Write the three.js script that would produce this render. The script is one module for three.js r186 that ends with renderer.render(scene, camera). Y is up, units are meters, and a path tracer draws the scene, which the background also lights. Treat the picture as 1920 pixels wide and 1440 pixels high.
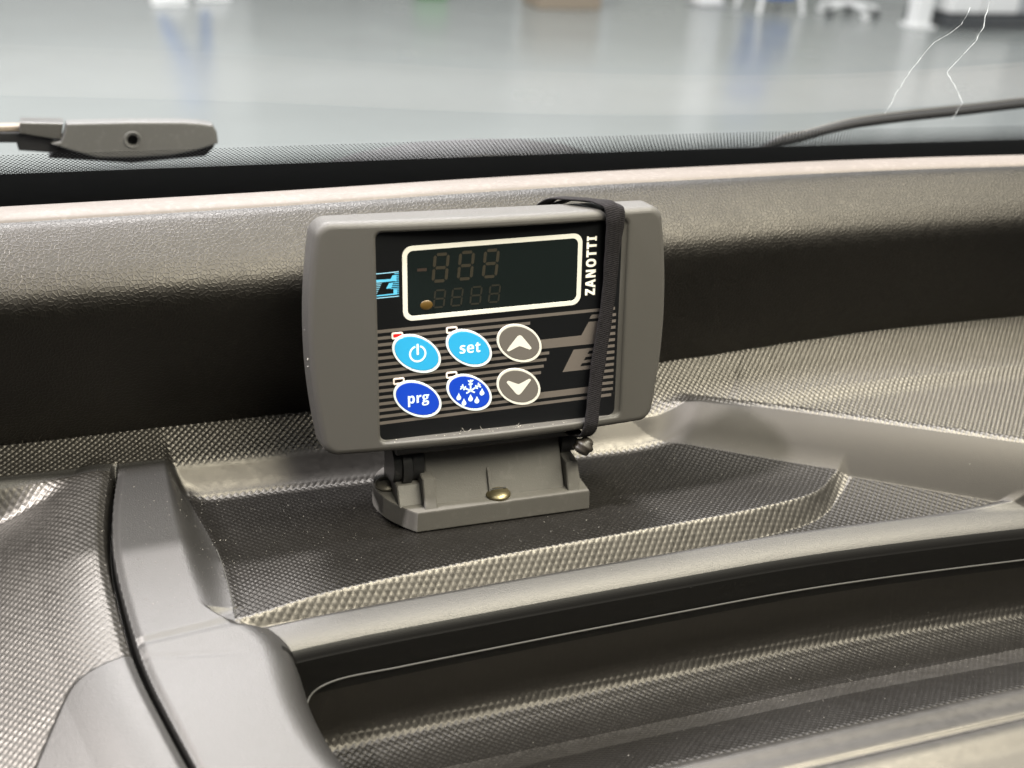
import * as THREE from 'three';
import { mergeGeometries, mergeVertices, toCreasedNormals } from 'three/addons/utils/BufferGeometryUtils.js';
import { RoundedBoxGeometry } from 'three/addons/geometries/RoundedBoxGeometry.js';
import { MarchingCubes } from 'three/addons/objects/MarchingCubes.js';
import { FontLoader } from 'three/addons/loaders/FontLoader.js';
import { TextGeometry } from 'three/addons/geometries/TextGeometry.js';
import { RectAreaLightUniformsLib } from 'three/addons/lights/RectAreaLightUniformsLib.js';

// ------------------------------------------------------------------ camera, light, exposure
const V = (x, y, z) => new THREE.Vector3(x, y, z);
const scene = new THREE.Scene();
const renderer = new THREE.WebGLRenderer({ antialias: true });
renderer.setSize(1024, 768);
renderer.toneMapping = THREE.LinearToneMapping;
renderer.toneMappingExposure = 1.0;
renderer.shadowMap.enabled = true;
RectAreaLightUniformsLib.init();

const camera = new THREE.PerspectiveCamera(36.25, 4 / 3, 0.02, 200);
camera.position.set(-0.1177, 0.2122, 0.3307);
camera.up.set(0.0941, 0.8968, -0.4323);
camera.lookAt(camera.position.clone().add(V(0.3214, -0.4384, -0.8394)));
camera.focus = 0.375;
camera.userData.fStop = 12;
scene.add(camera);

scene.background = new THREE.Color(0.8, 0.82, 0.81);
const AIM = V(0, 0.03, 0.02);
const LAMPS = [   // direction from the dash, distance, width, height, irradiance, colour
  { d: [-0.68, 1, -0.03], r: 7.5, s: [0.34, 0.34], E: 9.0, c: [1, 0.95, 0.93], lamp: 'side' },
  { d: [0.06, 1, -0.72], r: 5.6, s: [1.05, 0.28], E: 2.8, c: [1, 0.965, 0.95], lamp: 'front' },
  { d: [0.0, 1, -1.05], r: 9.5, s: [8.0, 2.6], E: 3.4, c: [0.97, 0.97, 1.0], lamp: 'skylight' },
  { d: [0.0, 1, -0.12], r: 9.0, s: [5.0, 0.7], E: 2.7, c: [0.97, 0.97, 1.0], lamp: 'overhead' },  // added strip, brightens the crest of the front bar
  { d: [0.36, 1, 0.45], r: 0.86, s: [0.80, 0.28], E: 11.0, c: [1, 0.94, 0.76], lamp: 'rear' },  // added fill panel, stands in for light from behind the camera
];

// ------------------------------------------------------------------ helpers
let seed = 12345;
const rnd = () => { seed = (seed * 1664525 + 1013904223) >>> 0; return seed / 4294967296; };
const clamp = (x, a, b) => Math.min(b, Math.max(a, x));
const ss = (a, b, x) => { const t = clamp((x - a) / (b - a), 0, 1); return t * t * (3 - 2 * t); };
const lerp = (a, b, t) => a + (b - a) * t;
const smax = (a, b, k) => { const h = Math.max(k - Math.abs(a - b), 0) / k; return Math.max(a, b) + h * h * k * 0.25; };
const smin = (a, b, k) => -smax(-a, -b, k);
function interp(tab) {                     // smooth table lookup [[x, y] ...]
  return (x) => {
    const n = tab.length;
    if (x <= tab[0][0]) return tab[0][1] + (x - tab[0][0]) * (tab[1][1] - tab[0][1]) / (tab[1][0] - tab[0][0]);
    if (x >= tab[n - 1][0]) return tab[n - 1][1] + (x - tab[n - 1][0]) * (tab[n - 1][1] - tab[n - 2][1]) / (tab[n - 1][0] - tab[n - 2][0]);
    let i = 0; while (x > tab[i + 1][0]) i++;
    const [x0, y0] = tab[i], [x1, y1] = tab[i + 1], h = x1 - x0, t = (x - x0) / h, s = (y1 - y0) / h;
    const m0 = i > 0 ? 0.5 * (s + (y0 - tab[i - 1][1]) / (x0 - tab[i - 1][0])) : s;
    const m1 = i < n - 2 ? 0.5 * (s + (tab[i + 2][1] - y1) / (tab[i + 2][0] - x1)) : s;
    const t2 = t * t, t3 = t2 * t;
    return (2 * t3 - 3 * t2 + 1) * y0 + (t3 - 2 * t2 + t) * h * m0 + (-2 * t3 + 3 * t2) * y1 + (t3 - t2) * h * m1;
  };
}
function hash2(i, j) { let h = (i * 374761393 + j * 668265263) | 0; h = Math.imul(h ^ (h >>> 13), 1274126177); return ((h ^ (h >>> 16)) >>> 0) / 4294967296; }
function vnoise(x, y, p) {                 // value noise, period p
  const i = Math.floor(x), j = Math.floor(y), m = (a) => ((a % p) + p) % p;
  let u = x - i, v = y - j; u = u * u * (3 - 2 * u); v = v * v * (3 - 2 * v);
  return lerp(lerp(hash2(m(i), m(j)), hash2(m(i + 1), m(j)), u), lerp(hash2(m(i), m(j + 1)), hash2(m(i + 1), m(j + 1)), u), v);
}
function fbm(x, y, p, o = 4) { let s = 0, a = 0.5, t = 0; for (let k = 0; k < o; k++) { s += a * vnoise(x, y, p); t += a; x *= 2; y *= 2; p *= 2; a *= 0.5; } return s / t; }
function dataTex(n, fn, srgb = false) {
  const d = new Uint8Array(n * n * 4);
  for (let y = 0; y < n; y++) for (let x = 0; x < n; x++) {
    const v = fn(x / n, y / n), o = 4 * (y * n + x);
    if (typeof v === 'number') d[o] = d[o + 1] = d[o + 2] = clamp(Math.round(v * 255), 0, 255); else for (let k = 0; k < 3; k++) d[o + k] = clamp(Math.round(v[k] * 255), 0, 255);
    d[o + 3] = 255;
  }
  const t = new THREE.DataTexture(d, n, n, THREE.RGBAFormat);
  t.wrapS = t.wrapT = THREE.RepeatWrapping; t.magFilter = THREE.LinearFilter; t.minFilter = THREE.LinearMipmapLinearFilter; t.generateMipmaps = true;
  if (srgb) t.colorSpace = THREE.SRGBColorSpace;
  t.needsUpdate = true; return t;
}
const rep = (t, r) => { const c = t.clone(); c.repeat.set(r, r); c.needsUpdate = true; return c; };

const names = {};
function numbered(n) { if (names[n] === undefined) { names[n] = 0; return n; } names[n]++; return `${n}_${String(names[n]).padStart(3, '0')}`; }
function tag(o, label, category, group, kind) { o.userData.label = label; if (category) o.userData.category = category; if (group) o.userData.group = group; if (kind) o.userData.kind = kind; return o; }
function thing(name, label, category, pos = [0, 0, 0], group) { const g = new THREE.Group(); g.name = numbered(name); g.position.set(...pos); scene.add(g); return tag(g, label, category, group); }
function mesh(name, geo, mat, parent = scene) {
  const m = new THREE.Mesh(geo, mat); m.name = parent === scene ? numbered(name) : name; m.castShadow = m.receiveShadow = true; parent.add(m); return m;
}
function merge(list) { const l = list.map((g) => { g = g.index ? g.toNonIndexed() : g; for (const k of Object.keys(g.attributes)) if (!['position', 'normal', 'uv'].includes(k)) g.deleteAttribute(k); return g; }); return mergeGeometries(l); }
const box = (w, h, d, x, y, z, r = 0.0004) => new RoundedBoxGeometry(w, h, d, 2, Math.min(r, w / 2.01, h / 2.01, d / 2.01)).translate(x, y, z);
function gridGeo(rows, closedU = false, uvScale = null) {       // rows: array of arrays of Vector3
  const R = rows.length, N = rows[0].length, pos = [], uv = [], idx = [];
  let vAcc = new Array(N).fill(0);
  for (let r = 0; r < R; r++) { let u = 0; for (let i = 0; i < N; i++) { const p = rows[r][i]; pos.push(p.x, p.y, p.z); if (r) vAcc[i] += p.distanceTo(rows[r - 1][i]); if (i) u += p.distanceTo(rows[r][i - 1]); uv.push(u, vAcc[i]); } }
  const E = closedU ? N : N - 1;
  for (let r = 0; r < R - 1; r++) for (let i = 0; i < E; i++) { const a = r * N + i, b = r * N + (i + 1) % N, c = a + N, d = b + N; idx.push(a, b, c, b, d, c); }
  const g = new THREE.BufferGeometry();
  g.setAttribute('position', new THREE.Float32BufferAttribute(pos, 3)); g.setAttribute('uv', new THREE.Float32BufferAttribute(uv, 2)); g.setIndex(idx); g.computeVertexNormals(); return g;
}
function extr(shape, depth, bevel = 0, seg = 2, cs = 12) {
  return new THREE.ExtrudeGeometry(shape, { depth: Math.max(depth - 2 * bevel, 1e-6), bevelEnabled: bevel > 0, bevelSize: bevel, bevelThickness: bevel, bevelOffset: -bevel, bevelSegments: seg, curveSegments: cs }).translate(0, 0, bevel);
}
const poly = (pts) => { const s = new THREE.Shape(); pts.forEach((p, i) => i ? s.lineTo(p[0], p[1]) : s.moveTo(p[0], p[1])); s.closePath(); return s; };
function rrect(x0, y0, x1, y1, r, S = THREE.Shape) { const s = new S(); s.moveTo(x0 + r, y0); s.lineTo(x1 - r, y0); s.absarc(x1 - r, y0 + r, r, -Math.PI / 2, 0); s.lineTo(x1, y1 - r); s.absarc(x1 - r, y1 - r, r, 0, Math.PI / 2); s.lineTo(x0 + r, y1); s.absarc(x0 + r, y1 - r, r, Math.PI / 2, Math.PI); s.lineTo(x0, y0 + r); s.absarc(x0 + r, y0 + r, r, Math.PI, 1.5 * Math.PI); return s; }
const tube = (pts, r, seg = 80, rs = 8) => new THREE.TubeGeometry(new THREE.CatmullRomCurve3(pts), seg, r, rs, false);
const std = (rgb, rough, extra = {}) => { const m = new THREE.MeshPhysicalMaterial({ roughness: rough, ...extra }); m.color.setRGB(...rgb); return m; };

// ------------------------------------------------------------------ textures and materials
const grainT = dataTex(512, (u, v) => 0.55 * fbm(u * 96, v * 96, 96, 2) + 0.45 * vnoise(u * 230, v * 230, 230));
const leatherT = (() => {                                      // cell leather grain
  const C = 30, px = [];
  for (let i = 0; i < C * C; i++) px.push([rnd(), rnd()]);
  return dataTex(768, (u, v) => {
    const w = 0.35 * (fbm(u * 10, v * 10, 10, 2) - 0.5);
    const x = u * C + w, y = v * C - w, ci = Math.floor(x), cj = Math.floor(y); let a = 9, b = 9;
    for (let j = -1; j <= 1; j++) for (let i = -1; i <= 1; i++) {
      const p = px[(((cj + j) % C + C) % C) * C + ((ci + i) % C + C) % C], d = Math.hypot(ci + i + p[0] - x, cj + j + p[1] - y);
      if (d < a) { b = a; a = d; } else if (d < b) b = d;
    }
    return 0.85 * ss(0, 0.35, b - a) + 0.15 * vnoise(u * 150, v * 150, 150);
  });
})();
const wearT = dataTex(512, (u, v) => { const n = fbm(u * 6, v * 6, 6, 5), s = fbm(u * 64, v * 64, 64, 2); return 0.62 + 0.12 * (n - 0.5) + 0.14 * (s - 0.5); });
const dirtT = dataTex(512, (u, v) => { const n = fbm(u * 5 + 3, v * 5, 5, 5), s = ss(0.66, 0.8, fbm(u * 90, v * 90, 90, 2)); const g = 0.86 + 0.14 * (n - 0.5) + 0.3 * s * n; return [g, g * 0.985, g * 0.96]; }, false);
const plastic = (rgb, rough, grain = 0.00004, gs = 28, more = {}) => std(rgb, rough, { bumpMap: rep(grainT, gs), bumpScale: grain, roughnessMap: rep(wearT, 9), map: rep(dirtT, 7), ...more });
const dashTex = plastic([0.0055, 0.0051, 0.0046], 0.72, 0.00002, 40, { ior: 1.75, specularColor: new THREE.Color(1, 0.94, 0.86) });        // pyramid textured panels
const shadedTex = plastic([0.006, 0.0056, 0.0052], 0.68, 0.00002, 40, { ior: 1.5, specularIntensity: 0.6, specularColor: new THREE.Color(1, 0.94, 0.86) });            // dimples on the flats: same plastic, reflection cut to put shade into it
const dashSmooth = plastic([0.006, 0.0057, 0.0054], 0.75, 0.00002, 40, { ior: 1.7, specularColor: new THREE.Color(1, 0.94, 0.86) });
const shadedWallMat = std([0.004, 0.0038, 0.0036], 0.42, { ior: 1.45, specularIntensity: 0.35, bumpMap: rep(grainT, 40), bumpScale: 0.00002 });  // same plastic made darker and duller: shade put into the pocket wall
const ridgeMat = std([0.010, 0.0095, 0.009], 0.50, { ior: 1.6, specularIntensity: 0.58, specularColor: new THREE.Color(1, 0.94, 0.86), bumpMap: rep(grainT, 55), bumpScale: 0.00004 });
const dashTrim = std([0.009, 0.0086, 0.0084], 0.49, { ior: 1.66, specularColor: new THREE.Color(1, 0.97, 0.93), bumpMap: rep(grainT, 34), bumpScale: 0.00007 });
const padMat = std([0.0022, 0.0020, 0.0018], 0.78, { ior: 1.6, specularIntensity: 0.72, specularColor: new THREE.Color(1, 0.94, 0.86), bumpMap: rep(leatherT, 24), bumpScale: 0.00007, roughnessMap: rep(wearT, 9) });
const gasketMat = plastic([0.118, 0.105, 0.098], 0.92, 0.00005, 40, { specularIntensity: 0.6 });
const caseMat = plastic([0.064, 0.0615, 0.0585], 0.78, 0.00004, 45);
const standMat = plastic([0.092, 0.089, 0.084], 0.76, 0.00005, 45);
const blackMat = std([0.012, 0.012, 0.013], 0.45);
const frit = std([0.004, 0.004, 0.005], 0.55);
const white = std([0.58, 0.57, 0.53], 0.5);
const lineMat = std([0.022, 0.021, 0.018], 0.75);

// ------------------------------------------------------------------ dashboard surface: a height field in metres, split into its pieces
const seamX = interp([[-0.06, -0.1135], [-0.0206, -0.1195], [0.003, -0.1224], [0.022, -0.1231], [0.044, -0.1213], [0.070, -0.1176], [0.093, -0.1117], [0.116, -0.1045], [0.14, -0.095], [0.18, -0.076]]);
const lipZ = interp([[-0.15, 0.062], [-0.087, 0.0545], [-0.066, 0.0495], [-0.015, 0.0442], [0.041, 0.0411], [0.094, 0.0372], [0.115, 0.0325], [0.128, 0.024], [0.16, 0.0]]);
const barZ = interp([[-0.2, 0.066], [-0.09, 0.0565], [-0.066, 0.0542], [-0.017, 0.0522], [0.037, 0.0508], [0.096, 0.0502], [0.187, 0.0552], [0.3, 0.065]]);
const wallInX = interp([[-0.05, -0.1], [-0.0167, -0.0980], [0.018, -0.0924], [0.054, -0.0912], [0.1, -0.090]]);
const barEdgeX = interp([[-0.05, -0.1003], [0.01, -0.1003], [0.035, -0.0986], [0.055, -0.0964], [0.1, -0.09]]);
const leftTop = interp([[-0.06, 0.0125], [-0.02, 0.0120], [-0.005, 0.0112], [0.03, 0.0072], [0.06, 0.0034], [0.09, 0.000], [0.13, -0.006], [0.18, -0.014]]);
const pocketX = interp([[0.04, -0.086], [0.058, -0.0835], [0.070, -0.0806], [0.089, -0.0793], [0.103, -0.0763], [0.112, -0.0727], [0.13, -0.064], [0.18, -0.04]]);
const pocketProf = interp([[0.050, 0.001], [0.0650, -0.006], [0.0657, -0.0145], [0.0672, -0.0285], [0.0695, -0.0340], [0.0745, -0.0362], [0.086, -0.0362], [0.093, -0.0342], [0.101, -0.0295], [0.110, -0.0245], [0.118, -0.0210], [0.1262, -0.0180], [0.1275, -0.0125], [0.1298, -0.0098], [0.135, -0.0095], [0.1395, -0.0097], [0.1402, -0.0104], [0.1410, -0.0096], [0.15, -0.0118], [0.18, -0.0185]]);
const R0 = [0.0830, -0.0248], R1 = [0.1895, 0.0468], RL = Math.hypot(R1[0] - R0[0], R1[1] - R0[1]);
const RW = 0.0130;                                                    // width of the right tray wall
const ridge = (x, z) => { const ax = x - R0[0], az = z - R0[1], dx = (R1[0] - R0[0]) / RL, dz = (R1[1] - R0[1]) / RL; return { t: (ax * dx + az * dz) / RL, d: (-ax * dz + az * dx) }; };   // d > 0 inside the tray
const backD = (x, z) => -0.0163 - z + 0.0022 * ss(-0.1, 0.05, x);
const capD = (x, z) => smin(z - (0.0642 + (-0.1165 - x) * 0.304), x - (-0.1350 - 0.475 * (z - 0.0701)), 0.004);
const BAR = 0.0135;
function pocketAt(x, z) { const zq = z - (barZ(x) - 0.0517); return pocketProf(z > 0.10 ? lerp(zq, z, ss(0.10, 0.122, z)) : zq); }
function baseH(x, z) {
  const zl = lipZ(x), zb = barZ(x), db = z - zb, lt = leftTop(z);
  // tray floor with its lip and the groove in front of it
  const floor = 0.0026 * ss(0.010, 0.045, z), face = floor - 1.3 * Math.max(0, z - zl);
  let h = Math.max(smin(floor, face, 0.0014), -0.0058);
  // rounded bar in front of the groove, then the lower pocket
  if (db > -0.004) {
    const s = clamp((db - 0.0035) / (BAR - 0.0035), 0, 1), bar = db < 0.0035 ? 0.0004 - 0.0026 * ((0.0035 - db) / 0.0035) ** 2 - Math.max(0, -db) * 4 : 0.0004 - 0.0028 * s - 0.0072 * (1 - (1 - s ** 2.7) ** (1 / 2.7));
    h = db < 0.0035 ? smax(h, bar, 0.0006) : db < BAR - 0.0004 ? bar : Math.min(-0.006, pocketAt(x, z));
  }
  // back wall and the shelf above it
  const bd = backD(x, z), sh = 0.0090 + 0.45 * Math.max(0, bd - 0.0064) * ss(0.005, 0.010, bd) + 0.0012 * ss(0.1, 0.2, x);
  if (z < 0.04) h = smax(h, bd < 0 ? bd * 2.2 : smin(bd * 1.28, sh, 0.0012), 0.0045);
  // right wall with its rolled crest
  const { t, d } = ridge(x, z), yt = 0.0142 + 0.0040 * clamp(t, 0, 1.3), rise = (RW - d) / RW;
  let rr;
  if (d > RW) rr = 0.0006 - (d - RW) * 0.42;
  else if (d > 0) rr = 0.0006 + (yt - 0.0006) * (0.62 * rise + 0.38 * Math.sin(rise * Math.PI / 2));
  else if (d > -0.0065) rr = yt + 0.0016 * Math.sin(-d / 0.0065 * Math.PI) * ss(0.0, 0.35, t) - 0.0006 * (d / 0.0065) ** 2;
  else rr = yt - 0.0006 - 1.1 * (-d - 0.0065);
  rr = lerp(-0.012, rr, ss(-0.30, 0.10, t)) - 2.5 * Math.max(0, db - 0.002);
  if (t > 0.05 && d < -0.001) h = smax(h, lerp(-0.02, 0.0100 + 0.36 * (-z - 0.0235), ss(0, -0.008, d) * ss(0.05, 0.2, t)), 0.004);
  if (t > -0.32) h = smax(h, rr, d > 0 ? 0.008 : 0.003);
  // left trim: the bar beside the tray, swelling into the corner between tray and pocket
  const xe = barEdgeX(z) - 0.0035, xi = wallInX(z);
  let L = -0.05;
  if (z < 0.062) { const u = clamp((x - xe) / (xi + 0.001 - xe), 0, 1), base = 0.0004; L = x < xi + 0.001 ? lerp(lt, base, 0.5 * (1 - Math.cos(Math.PI * u))) : base - (x - xi - 0.001) * 0.9; L -= 2.0 * Math.max(0, z - 0.050) * ss(0, 0.006, x - xe); }
  if (z > 0.048) { const q = Math.max(0, x - lerp(xe, pocketX(z) - 0.006, ss(0.044, 0.068, z))), roll = q < 0.010 ? 0.010 - Math.sqrt(Math.max(0, 0.0001 - q * q)) : 0.01 + (q - 0.01) * 5, P = lt - roll - 0.02 * (1 - ss(0.046, 0.060, z)) * ss(0, 0.004, q); L = Math.max(L, P, -0.05); }
  h = smax(h, L, 0.0055);
  h -= 0.00016 * ss(0.0016, 0.0002, Math.abs(z - 0.0665 - 0.16 * (x + 0.113))) * ss(-0.085, -0.10, x) * (x > seamX(z) ? 0.6 : 0);
  // seam and the left panel
  const dsx = x - seamX(z);
  if (dsx < 0) {
    const q = -dsx; let p = lt + 0.0005 + 0.0006 * Math.sin(clamp(q / 0.020, 0, 1) * Math.PI) - 0.0125 * ss(0.004, 0.052, q) - 0.002 * ss(0.008, 0.034, q) * ss(0.03, -0.018, z);
    p += 0.0008 * ss(-0.0006, 0.0006, capD(x, z));
    h = z < -0.008 ? lerp(p, Math.max(h, p), ss(-0.012, -0.022, z)) : p;
  }
  const gz = ss(-0.024, -0.016, z), ad = Math.abs(dsx);
  if (ad < 0.004) h -= gz * (0.0075 * ss(0.0010, 0.0004, ad) + 0.0010 * ss(0.0036, 0.0008, ad));
  return h;
}
// which piece a spot of the surface belongs to
function zone(x, z, h) {
  const sx = seamX(z), db = z - barZ(x), { t, d } = ridge(x, z), bd = backD(x, z);
  if (x < sx && z > -0.0195) return capD(x, z) > 0 ? 'left_cap' : 'left_panel';
  if (t > 0 && d < -0.0010 && db < 0.004) return 'shelf';
  if (db < 0.004 && t > -0.10 && d < RW && x > 0.05 && bd < 0.0071) return 'right_wall';
  if (bd > 0.0071) return 'shelf';
  if (x > barEdgeX(z) + 0.0002 && bd > 0.0002 && x < 0.11) return 'tray_wall';
  if (x < wallInX(z) && z < 0.058) return 'trim';
  if (db < 0.0004 && x > wallInX(z)) return (z > lipZ(x) - 0.0006 && z < lipZ(x) + 0.0062) || bd > -0.0030 ? 'tray_border' : 'tray_floor';  // tray_border keeps the shinier plastic as the lit part of the floor
  if (db >= BAR - 0.0006 && x > pocketX(z) - 0.0006) { if (z > 0.1264) return 'rim'; if (h < -0.0146 && z < 0.1264) return z > 0.0885 && z < 0.0985 ? 'pocket_front' : 'pocket'; return x > pocketX(z) + 0.004 ? 'pocket_wall' : 'trim'; }  // pocket_front is the lit band, left in the shinier plastic
  return x > -0.089 && db >= 0.0004 && db < BAR ? (db > 0.0108 && x > -0.08 ? 'pocket_wall' : 'bar') : 'trim';
}
const TEXTURED = { tray_border: 1, pocket_front: 1, shelf: 1, tray_floor: 1, pocket: 1, left_panel: 1 };
const axis = (a) => { const o = []; for (const [x0, x1, s] of a) { const n = Math.round((x1 - x0) / s); for (let i = 0; i < n; i++) o.push(x0 + (x1 - x0) * i / n); } o.push(a[a.length - 1][1]); return o; };
const DETAIL = 1;
const gx = axis([[-0.175, 0.295, 0.00036 * DETAIL]]), gz = axis([[-0.052, 0.066, 0.00032 * DETAIL], [0.066, 0.0695, 0.0002], [0.0695, 0.128, 0.00036 * DETAIL], [0.128, 0.165, 0.0008]]);
const NX = gx.length, NZ = gz.length, H = new Float32Array(NX * NZ), GZ = new Float32Array(NX * NZ), Zn = new Array(NX * NZ);
// grid lines follow the bow of the front bar so that its steep face stays clean
for (let i = 0; i < NX; i++) { const off = barZ(gx[i]) - 0.0517; for (let j = 0; j < NZ; j++) { const k = j * NX + i, z = gz[j] + off * ss(0.0, 0.040, gz[j]) * ss(0.122, 0.085, gz[j]); GZ[k] = z; H[k] = baseH(gx[i], z); Zn[k] = zone(gx[i], z, H[k]); } }
const PITCH = 0.00165;
function pyramid(x, z) {                                            // small pyramids on a diagonal grid
  const u = (x + z) * Math.SQRT1_2 / PITCH, v = (x - z) * Math.SQRT1_2 / PITCH;
  const fu = Math.abs(u - Math.floor(u) - 0.5) * 2, fv = Math.abs(v - Math.floor(v) - 0.5) * 2;
  return 1 - Math.max(fu, fv);
}
const D = new Float32Array(NX * NZ);
for (let j = 0; j < NZ; j++) for (let i = 0; i < NX; i++) {
  const k = j * NX + i; let m = 0, c = 0;
  for (let b = -2; b <= 2; b += 2) for (let a = -2; a <= 2; a += 2) { const jj = j + b, ii = i + a; if (jj >= 0 && jj < NZ && ii >= 0 && ii < NX) { c++; if (TEXTURED[Zn[jj * NX + ii]]) m++; } }
  m /= c;
  let amp = 0.00031;
  if (Zn[k] === 'tray_floor') amp *= 1 - 0.55 * ss(0.05, 0.02, Math.hypot(gx[i], (GZ[k] - 0.015) * 1.6));   // worn flat around the stand
  if (Zn[k] === 'left_panel' || Zn[k] === 'pocket' || Zn[k] === 'pocket_front') amp *= 0.75; if (Zn[k] === 'shelf') amp *= 1.65;
  if (m > 0) D[k] = m * m * amp * (pyramid(gx[i], GZ[k]) - 0.15);
}
for (let k = 0; k < H.length; k++) H[k] += D[k];
const heightAt = (x, z) => { let i = 0, j = 0; let lo = 0, hi = NX - 1; while (hi - lo > 1) { const m = (lo + hi) >> 1; if (gx[m] <= x) lo = m; else hi = m; } i = lo; lo = 0; hi = NZ - 1; while (hi - lo > 1) { const m = (lo + hi) >> 1; if (GZ[m * NX + i] <= z) lo = m; else hi = m; } j = lo; return H[j * NX + i]; };

const dash = thing('dashboard', 'dark grey van dashboard with dimpled storage tray under the windscreen', 'dashboard');
const nrm = new Float32Array(NX * NZ * 3);
for (let j = 0; j < NZ; j++) for (let i = 0; i < NX; i++) {
  const i0 = Math.max(i - 1, 0), i1 = Math.min(i + 1, NX - 1), j0 = Math.max(j - 1, 0), j1 = Math.min(j + 1, NZ - 1), k = j * NX + i;
  const ax = gx[i1] - gx[i0], ay = H[j * NX + i1] - H[j * NX + i0], az = GZ[j * NX + i1] - GZ[j * NX + i0], by = H[j1 * NX + i] - H[j0 * NX + i], bz = GZ[j1 * NX + i] - GZ[j0 * NX + i];
  const nx = by * az - bz * ay, ny = bz * ax, nz = -by * ax, l = Math.hypot(nx, ny, nz);
  nrm[3 * k] = nx / l; nrm[3 * k + 1] = ny / l; nrm[3 * k + 2] = nz / l;
}
const zoneParts = { shelf: ['shelf', dashTex, 'dimpled grey shelf at the foot of the padded ledge'], tray_floor: ['tray_floor', shadedTex, 'dusty dimpled tray floor'], tray_wall: ['tray_wall', dashSmooth, 'smooth tray wall'], right_wall: ['tray_wall', ridgeMat, 'broad smooth wall at the right of the tray'], pocket_wall: ['pocket_wall', shadedWallMat, 'smooth back wall of the lower pocket, shade put into its material'], bar: ['front_bar', dashTrim, 'smooth rounded bar between tray and lower pocket'], tray_border: ['tray_border', dashTex, 'dimpled rounded edges of the tray floor'], pocket_front: ['pocket_front', dashTex, 'dimpled rising front of the lower pocket'], pocket: ['pocket', shadedTex, 'dimpled lower pocket'], trim: ['side_trim', dashTrim, 'smooth trim bar left of the tray'], left_panel: ['side_panel', dashTex, 'dimpled panel left of the seam'], left_cap: ['side_cap', dashTrim, 'smooth cap at the lower left'], rim: ['pocket_rim', dashSmooth, 'smooth rim of the lower pocket'] };
for (const [zn, [name, mat, label]] of Object.entries(zoneParts)) {
  const map = new Int32Array(NX * NZ).fill(-1), pos = [], nor = [], uv = [], idx = [];
  const vert = (k) => { if (map[k] < 0) { map[k] = pos.length / 3; const i = k % NX, j = (k - i) / NX; pos.push(gx[i], H[k], GZ[k]); nor.push(nrm[3 * k], nrm[3 * k + 1], nrm[3 * k + 2]); uv.push(gx[i] + 1, GZ[k] - H[k] + 1); } return map[k]; };
  for (let j = 0; j < NZ - 1; j++) for (let i = 0; i < NX - 1; i++) {
    const a = j * NX + i; if (Zn[a] !== zn) continue;
    const b = a + 1, c = a + NX, d = c + 1, A = vert(a), B = vert(b), Cc = vert(c), Dd = vert(d);
    if ((i + j) & 1) idx.push(A, Cc, B, B, Cc, Dd); else idx.push(A, Cc, Dd, A, Dd, B);
  }
  const g = new THREE.BufferGeometry();
  g.setAttribute('position', new THREE.Float32BufferAttribute(pos, 3)); g.setAttribute('normal', new THREE.Float32BufferAttribute(nor, 3)); g.setAttribute('uv', new THREE.Float32BufferAttribute(uv, 2)); g.setIndex(idx);
  mesh(name, g, mat, dash).userData.label = label;
}
// parting lines moulded along the edges of the dimpled fields
{
  const zP = 0.0661, line = [];
  for (const [x, z, y] of [[-0.0725, 0.094, -0.0165], [-0.0752, 0.0855, -0.0155], [-0.0755, 0.0785, -0.0148], [-0.0728, 0.0725, -0.0143]]) line.push(V(x, y, z));
  for (let x = -0.066; x < 0.30; x += 0.02) line.push(V(x, -0.0143, zP + barZ(x) - 0.0517 + 0.0003));
  mesh('parting_line', tube(line, 0.00034, 220, 6), lineMat, dash);
  const l2 = []; for (let z = 0.018; z < 0.055; z += 0.004) l2.push(V(wallInX(z) + 0.0004, heightAt(wallInX(z) + 0.0004, z) + 0.00005, z));
  mesh('parting_line', tube(l2, 0.00022, 60, 6), lineMat, dash);
}
// padded ledge
{
  const bf = interp([[-0.3, -0.041], [-0.154, -0.0377], [-0.1, -0.0382], [-0.05, -0.0384], [0.09, -0.0438], [0.18, -0.0500], [0.275, -0.0535], [0.4, -0.056]]);
  const bc = interp([[-0.3, -0.036], [-0.145, -0.0437], [-0.064, -0.0479], [0.026, -0.0545], [0.1, -0.0575], [0.172, -0.0575], [0.251, -0.053], [0.4, -0.04]]);
  const P = [[0.004, -0.043], [0.016, -0.039], [0.03, -0.0335], [0.045, -0.0292], [0.0565, -0.0266], [0.0638, -0.0252], [0.0688, -0.0250], [0.0730, -0.0262], [0.0776, -0.0298], [0.0822, -0.0350], [0.0862, -0.0402], [0.0889, -0.0446], [0.0895, -0.0478]];
  const Q = [[0.0884, -0.0476], [0.0886, -0.0490], [0.0897, -0.0502], [0.0905, -0.0530], [0.0907, -0.058], [0.0898, -0.0635], [0.087, -0.068], [0.07, -0.072], [0.05, -0.073]];
  const loft = (prof, n) => {
    const c = new THREE.CatmullRomCurve3(prof.map(([y, z]) => V(0, y, z)), false, 'centripetal'), pts = c.getPoints(n), rows = [];
    for (const p of pts) { const row = []; for (let i = 0; i <= 260; i++) { const x = -0.30 + 0.68 * i / 260, t = clamp(p.y / 0.09, 0, 1); row.push(V(x, p.y + 0.0015 * ss(0.1, 0.3, x) * t, p.z + lerp(bf(x) + 0.0384, bc(x) + 0.0479, t))); } rows.push(row); }
    return gridGeo(rows.reverse());
  };
  mesh('padded_ledge', loft(P, 80), padMat, dash).userData.label = 'leather grained padded ledge';
  mesh('windscreen_gasket', loft(Q, 50), gasketMat, dash).userData.label = 'pale strip behind the padded ledge';
}
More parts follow.
